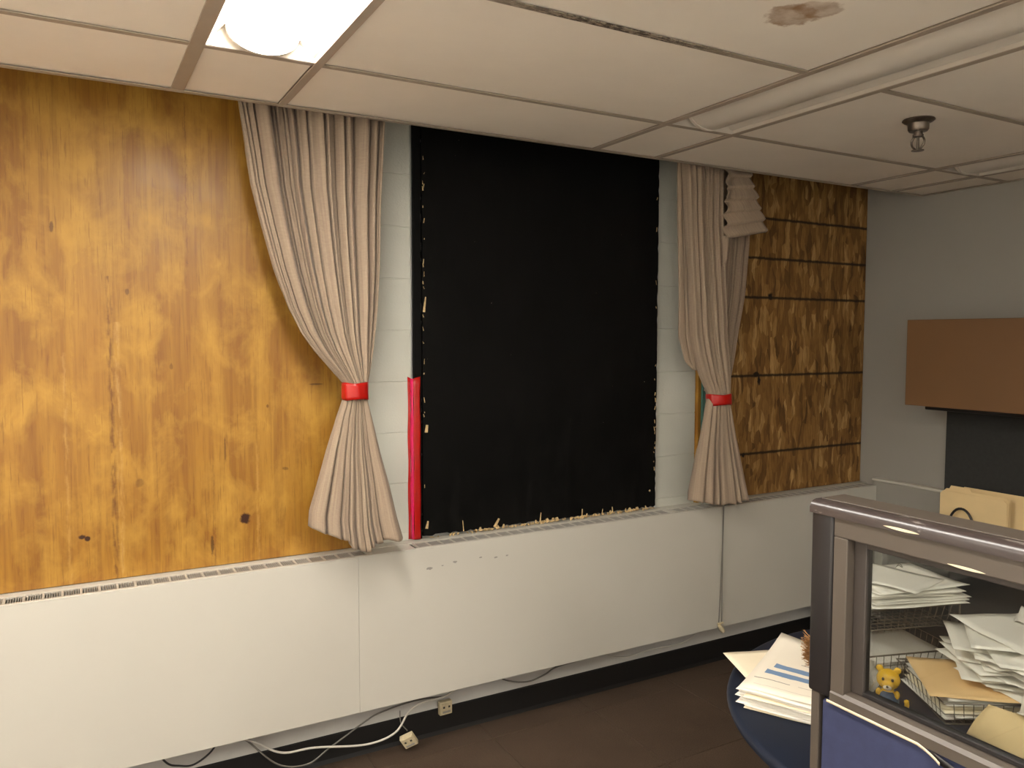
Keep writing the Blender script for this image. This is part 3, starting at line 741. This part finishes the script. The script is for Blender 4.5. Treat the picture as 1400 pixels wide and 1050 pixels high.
# file sorter with manila folders
so = empty('file_sorter', (3.60, 2.10, .73)); tag(so, 'black wire file sorter on the wall desk holding manila folders', 'file sorter')
for xx in (3.545, 3.60, 3.655):
    pts = [(xx, 2.13+.062*cos(a), .735+.135*max(0, sin(a))**.8) for a in [pi*i/16 for i in range(17)]]
    under(MB().tube(pts, .0058, 8).build('wire_loop', M['black_plastic'], smooth='all'), so)
for yy in (2.068, 2.192): under(MB().tube([(3.53, yy, .735), (3.68, yy, .735)], .004, 8).build('base_wire', M['black_plastic']), so)
def folder(x, y0, y1, zt, tab, label):
    o = empty('manila_folder', (x, (y0+y1)/2, .741)); tag(o, label, 'folder', None)
    r = .014
    pts = [(y0, .742), (y1, .742), (y1, zt-r), (y1-r, zt)]
    a, b = tab
    pts += [(b+.008, zt), (b, zt+.016), (a, zt+.016), (a-.008, zt)] if b > a else []
    pts += [(y0+r, zt), (y0, zt-r)]
    m = MB(); m.prism(pts, 'x', x, x+.0012); under(m.build('front_leaf', M['manila']), o)
    pts2 = [(y0-.004, .742), (y1-.004, .742), (y1-.004, zt-.006), (y0-.004, zt-.006)]
    m = MB(); m.prism(pts2, 'x', x+.006, x+.0072); under(m.build('back_leaf', M['manila']), o)
folder(3.575, 1.945, 2.252, .935, (0, 0), 'front manila folder in the sorter, without a visible tab')
folder(3.590, 1.945, 2.245, .945, (2.12, 2.21), 'manila folder with a raised tab standing in the wire sorter')
folder(3.640, 1.890, 2.190, .955, (0, 0), 'manila folder sticking out furthest to the right in the sorter')

# ================================================================== WHITE DESKS ADDED BEHIND THE CAMERA TO BOUNCE LIGHT UP
def bounce_desk(x0, x1, y0, y1):
    o = empty('bounce_desk', ((x0+x1)/2, (y0+y1)/2, 0)); tag(o, 'added white desk outside the picture, bouncing light onto the ceiling', 'desk', 'added bounce desks out of view')
    under(MB().box(x0, x1, y0, y1, .70, .73, .004).build('worktop', M['bounce_white']), o)
    for xx in (x0+.04, x1-.09):
        for yy in (y0+.04, y1-.09): under(MB().box(xx, xx+.05, yy, yy+.05, 0, .70, .003).build('leg', M['tee']), o)
for x0, y0 in ((-3.15, .45), (-3.15, -.40), (-1.48, .45), (-1.48, -.40), (-3.15, -2.2), (-1.48, -2.2), (.25, -2.2), (1.95, -2.2), (-3.15, -3.05), (-1.48, -3.05), (.25, -3.05), (1.95, -3.05)):
    bounce_desk(x0, x0+1.62, y0, y0+.80)

# ================================================================== ROUND TABLE
TX, TY, TR, TZ = 1.955, 1.048, .652, .73
rt = empty('round_table', (TX, TY, 0)); tag(rt, 'round dark blue table behind the cubicle partition', 'table')
MB().lathe([(TR-.02, TZ-.032), (TR-.004, TZ-.026), (TR, TZ-.016), (TR-.002, TZ-.006), (TR-.008, TZ-.001), (TR-.014, TZ)], n=96).build('tabletop', M['table'], rt, smooth=True)
for a in (2.54, .97, -.6, -2.17):
    MB().tube([(.52*cos(a), .52*sin(a), TZ-.032), (.54*cos(a), .54*sin(a), .0)], [.032, .026], 16).build('leg', M['black_plastic'], rt, smooth=True)
MB().lathe([(.47, TZ-.07), (.49, TZ-.07), (.49, TZ-.033), (.47, TZ-.033)], n=48).build('apron', M['black_plastic'], rt)

def sheet(name, cx, cy, z, rz, w_=.216, l_=.279, curl=(0, 0, 0, 0), wave=.002, mat=None, label=None, cat='paper', group=None, tilt=(0, 0), thick=.0005, parent=None):
    """a sheet of paper; curl lifts its four corners (l0w0, l0w1, l1w0, l1w1)"""
    sd = random.random()*50
    def f(u, v):
        x = (u-.5)*w_; y = (v-.5)*l_
        zz = curl[0]*((1-u)*(1-v))**2+curl[1]*(u*(1-v))**2+curl[2]*((1-u)*v)**2+curl[3]*(u*v)**2
        zz += wave*noise.noise(Vector((u*2.2+sd, v*2.2, 0)))+tilt[0]*x+tilt[1]*y
        return (x, y, zz)
    o = MB().grid(f, 8, 10).build(name, mat or M['paper'], smooth='all')
    o.location = (cx, cy, z); o.rotation_euler = (0, 0, rz)
    md = o.modifiers.new('thick', 'SOLIDIFY'); md.thickness = thick; md.offset = 1
    if label: tag(o, label, cat, group)
    return o

# papers on the left of the table
rnd = random.Random(11)
blue = srgb(92, 130, 172); ink = srgb(120, 112, 100)
pm = mat_print('printed_page', srgb(238, 230, 212), [(.16, .74, .43, .505, blue, .9), (.12, .80, .30, .375, blue, .9)],
               [(.40, .86, .63, .645, ink, .7), (.38, .84, .585, .598, ink, .6), (.55, .95, .80, .812, ink, .6), (.06, .42, .20, .212, ink, .7), (.5, .8, .20, .209, ink, .4), (.1, .9, .10, .107, ink, .3), (.45, .8, .72, .73, ink, .4)])
z = TZ+.0015
for i in range(13):
    sheet('paper_sheet', 1.657+rnd.uniform(-.010, .010), 1.375+rnd.uniform(-.010, .010), z, -1.13+rnd.uniform(-.10, .10), .25, .36, wave=.003,
          mat=rnd.choice((M['paper'], M['paper2'], M['paper'])), label='loose page in the stack under the blue-marked sheet', group='pages stacked at the table edge', curl=(rnd.uniform(0, .006), 0, rnd.uniform(0, .004), 0))
    z += .0036
sheet('paper_sheet', 1.657, 1.380, z+.003, -1.12, .25, .36, curl=(0, 0, .022, .0), wave=.004, mat=pm, label='printed page with two blue marker bars on top of the table stack')
sheet('envelope', 1.590, 1.480, TZ+.047, -.42, .14, .20, curl=(0, 0, -.004, 0), mat=M['paper2'], label='cream envelope poking out left of the blue-marked page', cat='envelope')
sheet('sticky_note', 1.495, 1.375, TZ+.014, -1.0, .06, .08, mat=M['paper2'], curl=(-.006, 0, 0, 0), label='small cream note hanging out from the front of the table stack', cat='note', tilt=(0, .12))
# bristly brush behind the post
br = empty('straw_brush', (1.712, 1.412, TZ+.052)); tag(br, 'brown bristly brush lying on papers, half hidden by the black post', 'brush')
m = MB()
for i in range(420):
    a = rnd.uniform(0, 2*pi); zz = rnd.uniform(.0, .07); r0 = .012; r1 = rnd.uniform(.026, .036); dz = rnd.uniform(-.008, .02)
    m.tube([(r0*cos(a), r0*sin(a), zz), (r1*cos(a+.2), r1*sin(a+.2), zz+dz)], [.0012, .0006], 3, cap=False)
o = m.build('bristles', M['brush'], br); o['kind'] = 'stuff'
MB().tube([(0, 0, -.004), (0, 0, .07)], .014, 12).build('core', M['brush'], br)
MB().tube([(-.012, -.028, .008), (-.02, -.055, .004), (-.028, -.09, 0)], [.016, .014, .010], 12).build('handle', M['orange'], br, smooth=True)

# wire letter trays
def tray(name, corner, ang, w_, l_, z0, hgt, label, legs=False, step=.022, front=True):
    o = empty(name, (corner[0], corner[1], z0), ang); tag(o, label, 'tray')
    R_ = .0024
    b = .012
    rim = [(0, 0, hgt), (w_, 0, hgt), (w_, l_, hgt), (0, l_, hgt)]
    MB().tube(rim, R_, 6, closed=True).build('rim', M['wire_metal'], o)
    MB().tube([(b, b, 0), (w_-b, b, 0), (w_-b, l_-b, 0), (b, l_-b, 0)], R_, 6, closed=True).build('base_ring', M['wire_metal'], o)
    m = MB(); r = .0011
    n = int(w_/step)
    for i in range(1, n):
        u = i/n; xb = b+(w_-2*b)*u; xt = w_*u
        if front: m.tube([(xt, 0, hgt), (xb, b, 0), (xb, l_-b, 0), (xt, l_, hgt)], r, 5)
        else: m.tube([(xb, b, 0), (xb, l_-b, 0), (xt, l_, hgt)], r, 5)
    n = int(l_/step)
    for i in range(1, n):
        u = i/n; yb = b+(l_-2*b)*u; yt = l_*u
        m.tube([(0, yt, hgt), (b, yb, 0), (w_-b, yb, 0), (w_, yt, hgt)], r, 5)
    m.tube([(.004, .004, hgt*.5), (w_-.004, .004, hgt*.5), (w_-.004, l_-.004, hgt*.5), (.004, l_-.004, hgt*.5)], r, 5, closed=True)
    w2 = m.build('mesh_wires', M['wire_metal'], o); w2['kind'] = 'stuff'
    if legs:
        for px, py in ((0, 0), (w_, 0), (w_, l_), (0, l_)):
            MB().tube([(px, py, hgt), (px, py, -legs)], .0026, 6).build('leg', M['wire_metal'], o)
    return o
# front tray
CA = Vector((1.785, 1.098)); ang = math.atan2(-.099, .156)
ua = Vector((cos(ang), sin(ang))); va = Vector((-sin(ang), cos(ang)))
def fr(u, v): return CA+ua*u+va*v
tray('letter_tray', CA, ang, .345, .26, TZ+.003, .055, 'front wire tray heaped with loose papers and a manila folder')
# rear two trays, one above the other
CB = Vector((1.832, 1.358)); angb = math.atan2(-.083, .262)
tray('letter_tray', CB, angb, .30, .215, TZ+.003, .062, 'rear wire tray below the raised one')
tray('letter_tray', CB, angb, .30, .215, TZ+.132, .060, 'raised rear wire tray with papers stacked on top', legs=.128)
ub_ = Vector((cos(angb), sin(angb))); vb_ = Vector((-sin(angb), cos(angb)))
cu = CB+ub_*.165+vb_*.105
z = TZ+.195
for i in range(13):
    j = Vector((rnd.uniform(-.02, .02), rnd.uniform(-.02, .02)))
    sheet('paper_sheet', cu.x+j.x, cu.y+j.y, z, angb+pi/2+rnd.uniform(-.12, .12), .225, .285, wave=.003, curl=(rnd.uniform(0, .004),)*4, label='white page stacked in the raised rear tray', group='pages in the raised tray')
    z += .0036
sheet('paper_sheet', cu.x-.015, cu.y+.030, z+.004, angb+.55, .216, .279, wave=.006, tilt=(-.03, .02), label='topmost page of the raised tray, its corner reaching past the black post')
m = MB(); a0 = cu+ub_*.07+vb_*.06
pts = [(a0.x+.012*cos(t), a0.y+.006*sin(t), z+.012+.004*sin(2*t)) for t in [2*pi*i/20 for i in range(20)]]
tag(m.tube(pts, .0012, 6, closed=True).build('binder_clip', M['wire_metal']), 'wire clip on the pages in the raised tray', 'clip')
z = TZ+.012
for i in range(8):
    sheet('paper_sheet', CB.x+ub_.x*.15+vb_.x*.12+rnd.uniform(-.01, .01), CB.y+ub_.y*.15+vb_.y*.12+rnd.uniform(-.01, .01), z, angb+pi/2+rnd.uniform(-.04, .04), .21, .275, wave=.002, label='white page lying in the lower rear tray', group='pages in the lower rear tray')
    z += .004
# front tray: pages, folder, heap
z = TZ+.010
for i in range(9):
    p = fr(.165+rnd.uniform(-.012, .012), .13+rnd.uniform(-.01, .01))
    sheet('paper_sheet', p.x, p.y, z, ang+pi/2+rnd.uniform(-.05, .05), .225, .29, wave=.003, mat=rnd.choice((M['paper'], M['paper2'])), label='page lying in the bottom of the front tray', group='pages in the front tray')
    z += .0058
p = fr(.135, .120); sheet('manila_folder', p.x, p.y, z+.003, ang-.18, .27, .235, curl=(-.004, 0, 0, 0), wave=.004, mat=M['manila2'], label='tan folder lying in the front tray beneath the paper heap', cat='folder')
z += .006
for i in range(26):
    t = i/25; p = fr(.265+rnd.uniform(-.05, .05)+.02*t, .135+rnd.uniform(-.05, .045)+.02*t)
    sheet('paper_sheet', p.x, p.y, z, ang+rnd.choice((0, pi/2, pi/2))+rnd.uniform(-.5, .5), .216, .279, wave=.007, curl=tuple(rnd.uniform(-.004, .010) for _ in range(4)), tilt=(rnd.uniform(-.03, .03), rnd.uniform(-.03, .03)), label='crumpled white page in the heap on the front tray', group='heap of loose pages')
    z += .0038
p = fr(.31, .17); sheet('paper_sheet', p.x, p.y, z+.004, ang+.25, .30, .26, wave=.010, curl=(0, 0, .012, .0), label='broad white sheet on top of the paper heap')
p = fr(.36, .26); sheet('paper_sheet', p.x, p.y, z+.002, ang+.9, .12, .09, wave=.020, curl=(0, .02, .01, .02), label='crumpled page sticking up behind the paper heap')
# leaning manila envelope in front of the tray
m = MB(); P0, P1 = Vector((1.800, 1.050, TZ+.002)), Vector((1.765, .82, TZ+.002)); P2, P3 = Vector((1.815, 1.010, TZ+.085)), Vector((1.84, .80, TZ+.088))
def env(u, v):
    p = P0.lerp(P1, u).lerp(P2.lerp(P3, u), v); p.x -= .012*sin(pi*v)*(1-u); return p
o = m.grid(env, 10, 8).build('manila_envelope', M['manila'], smooth='all'); o.modifiers.new('thick', 'SOLIDIFY').thickness = .0012
tag(o, 'tan envelope leaning against the front of the paper tray', 'envelope')
sheet('paper_sheet', 1.895, .90, TZ+.075, .4, .15, .15, wave=.014, curl=(.02, .01, .02, .01), mat=mat_print('dotted_page', srgb(238, 232, 218), [], [(.3, .36, .4, .43, srgb(30, 28, 26), 1), (.42, .46, .36, .39, srgb(30, 28, 26), 1)]), label='white crumpled scrap behind the leaning tan envelope')

# toy animal
ty = empty('toy_animal', (1.722, 1.200, TZ+.001), radians(-58)); tag(ty, 'small yellow toy animal with blue clothes behind the glass', 'toy')
m = MB()
m.ball((0, 0, .090), .027, (1.0, .92, .92)); m.ball((0, 0, .048), .018, (1, .9, 1.4)); m.ball((0, -.022, .084), .012, (1.15, .8, .8))
for s2 in (-1, 1):
    m.ball((s2*.020, .002, .114), .0085, (1, .6, 1)); m.ball((s2*.010, -.004, .014), .0095, (1, 1.2, 1.5)); m.ball((s2*.020, -.010, .058), .0072, (1, 1, 1.5))
m.tube(smoothpath([(.014, .012, .022), (.034, .012, .016), (.042, .006, .030), (.040, .002, .044)], 5), .0062, 8)
b = m.build('body', M['toy_y'], ty, smooth='all'); rm = b.modifiers.new('fuse', 'REMESH'); rm.mode = 'VOXEL'; rm.voxel_size = .0018; rm.use_smooth_shade = True
sm = b.modifiers.new('soft', 'SMOOTH'); sm.iterations = 4
m = MB(); m.lathe([(.012, .008), (.024, .012), (.0255, .030), (.025, .048), (.021, .060), (.012, .063)], n=20); m.build('overalls', M['toy_b'], ty, smooth=True)
m = MB(); m.ball((0, -.030, .080), .0075, (1.3, .7, .8)); m.build('muzzle', M['toy_w'], ty, smooth='all')
m = MB(); m.ball((0, -.0355, .084), .0030); m.build('nose', M['cable_b'], ty, smooth='all')
for s2 in (-1, 1):
    m = MB(); m.ball((s2*.0105, -.0230, .097), .0032, (1, .6, 1.3)); m.build('eye', M['cable_b'], ty, smooth='all')

# ================================================================== CUBICLE PARTITION
XP, TH, PT = 1.21, .085, 1.348
Y0, Y1 = -.35, 1.012
cp = empty('cubicle_partition', (XP+TH/2, .35, 0)); tag(cp, 'glazed cubicle partition with black post and blue fabric lower panel', 'partition')
def part(m, name, mat, smooth=False): return under(m.build(name, mat, smooth=smooth), cp)
part(MB().box(XP, XP+TH, .964, Y1, .985, PT-.004, .006, 3), 'post_cover', M['black_plastic'], True)
part(MB().box(XP+.004, XP+TH-.004, .988, 1.006, 0, .985, .002), 'post_core', M['frame'])
part(MB().box(XP+.02, XP+TH-.02, .90, .988, 0, .985), 'post_core', M['black_plastic'])
part(MB().box(XP, XP+TH, Y0, Y0+.05, 0, PT-.004, .006, 3), 'post_cover', M['black_plastic'], True)
# cap with rounded front edge
cap = [(XP-.003, PT-.022), (XP-.003, PT-.012), (XP+.001, PT-.004), (XP+.006, PT), (XP+.014, PT+.002), (XP+TH-.02, PT+.002), (XP+TH-.008, PT+.001), (XP+TH+.002, PT-.006), (XP+TH+.002, PT-.022)]
part(MB().prism(cap, 'y', Y0-.002, Y1+.002), 'top_cap', M['cap'], True)
# glazing frame
part(MB().box(XP+.003, XP+.05, Y0+.05, .9635, 1.290, PT-.022, .002), 'top_rail', M['frame'])
part(MB().box(XP+.003, XP+.040, .934, .9635, .985, 1.290, .002), 'stile', M['frame'])
part(MB().box(XP+.022, XP+.040, .908, .934, 1.006, 1.29, .002), 'glazing_bead', M['frame_dark'])
part(MB().box(XP+.022, XP+.040, Y0+.05, .908, 1.276, 1.29, .002), 'glazing_bead', M['frame_dark'])
part(MB().prism([(XP, .980), (XP, .998), (XP+.006, 1.004), (XP+.040, 1.006), (XP+.040, .980)], 'y', Y0+.05, .962), 'bottom_rail', M['frame'])
part(MB().box(XP+.022, XP+.040, Y0+.05, .910, 1.006, 1.014, .001), 'glazing_gasket', M['black_plastic'])
part(MB().box(XP+.028, XP+.034, Y0+.05, .910, 1.012, 1.278), 'glass_pane', M['glass'])
part(MB().box(XP+.022, XP+TH+.001, Y0, Y1-.004, PT+.0015, PT+.004, .001, 1), 'cap_insert', M['frame'])
# fabric panel below, with the peeling cream strip along its top
part(MB().box(XP+.004, XP+TH-.004, Y0+.05, .982, .08, .978, .006, 3), 'fabric_panel', M['panel_fabric'], True)
part(MB().box(XP+.014, XP+TH-.014, Y0+.05, .982, 0, .08), 'kick_plate', M['black_plastic'])
m = MB()
def peel(u, v):
    y = .966-(.966-.74)*u; droop = max(0, (u-.80)/.2)
    return (XP-.002-.010*droop*droop, y, .984-.005*v-.010*droop)
m.grid(peel, 40, 2); o = part(m, 'peeling_strip', M['cream'], 'all'); o.modifiers.new('t', 'SOLIDIFY').thickness = .001
m = MB()
def gask(u, v):
    y = .76-(.76-.45)*u
    return (XP-.003-.006*sin(pi*u), y, .983-.012*v-.012*sin(pi*min(1, u*2)))
m.grid(gask, 24, 2); o = part(m, 'loose_gasket', M['black_plastic'], 'all'); o.modifiers.new('t', 'SOLIDIFY').thickness = .002

# cream slivers: a paint scratch on the cap, a reflection drawn on the rail
def scratch_glint(a, b, w_):
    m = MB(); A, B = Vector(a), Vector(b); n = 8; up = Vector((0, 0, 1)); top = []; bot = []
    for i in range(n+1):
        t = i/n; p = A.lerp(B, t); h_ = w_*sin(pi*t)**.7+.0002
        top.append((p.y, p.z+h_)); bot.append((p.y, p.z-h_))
    m.prism(top+bot[::-1], 'x', a[0]-.0006, a[0]+.002); part(m, 'scratch_glint', M['cream'])
scratch_glint((XP-.003, .859, 1.3325), (XP-.003, .794, 1.3315), .0022)
scratch_glint((XP+.003, .748, 1.2935), (XP+.003, .688, 1.2930), .0020)
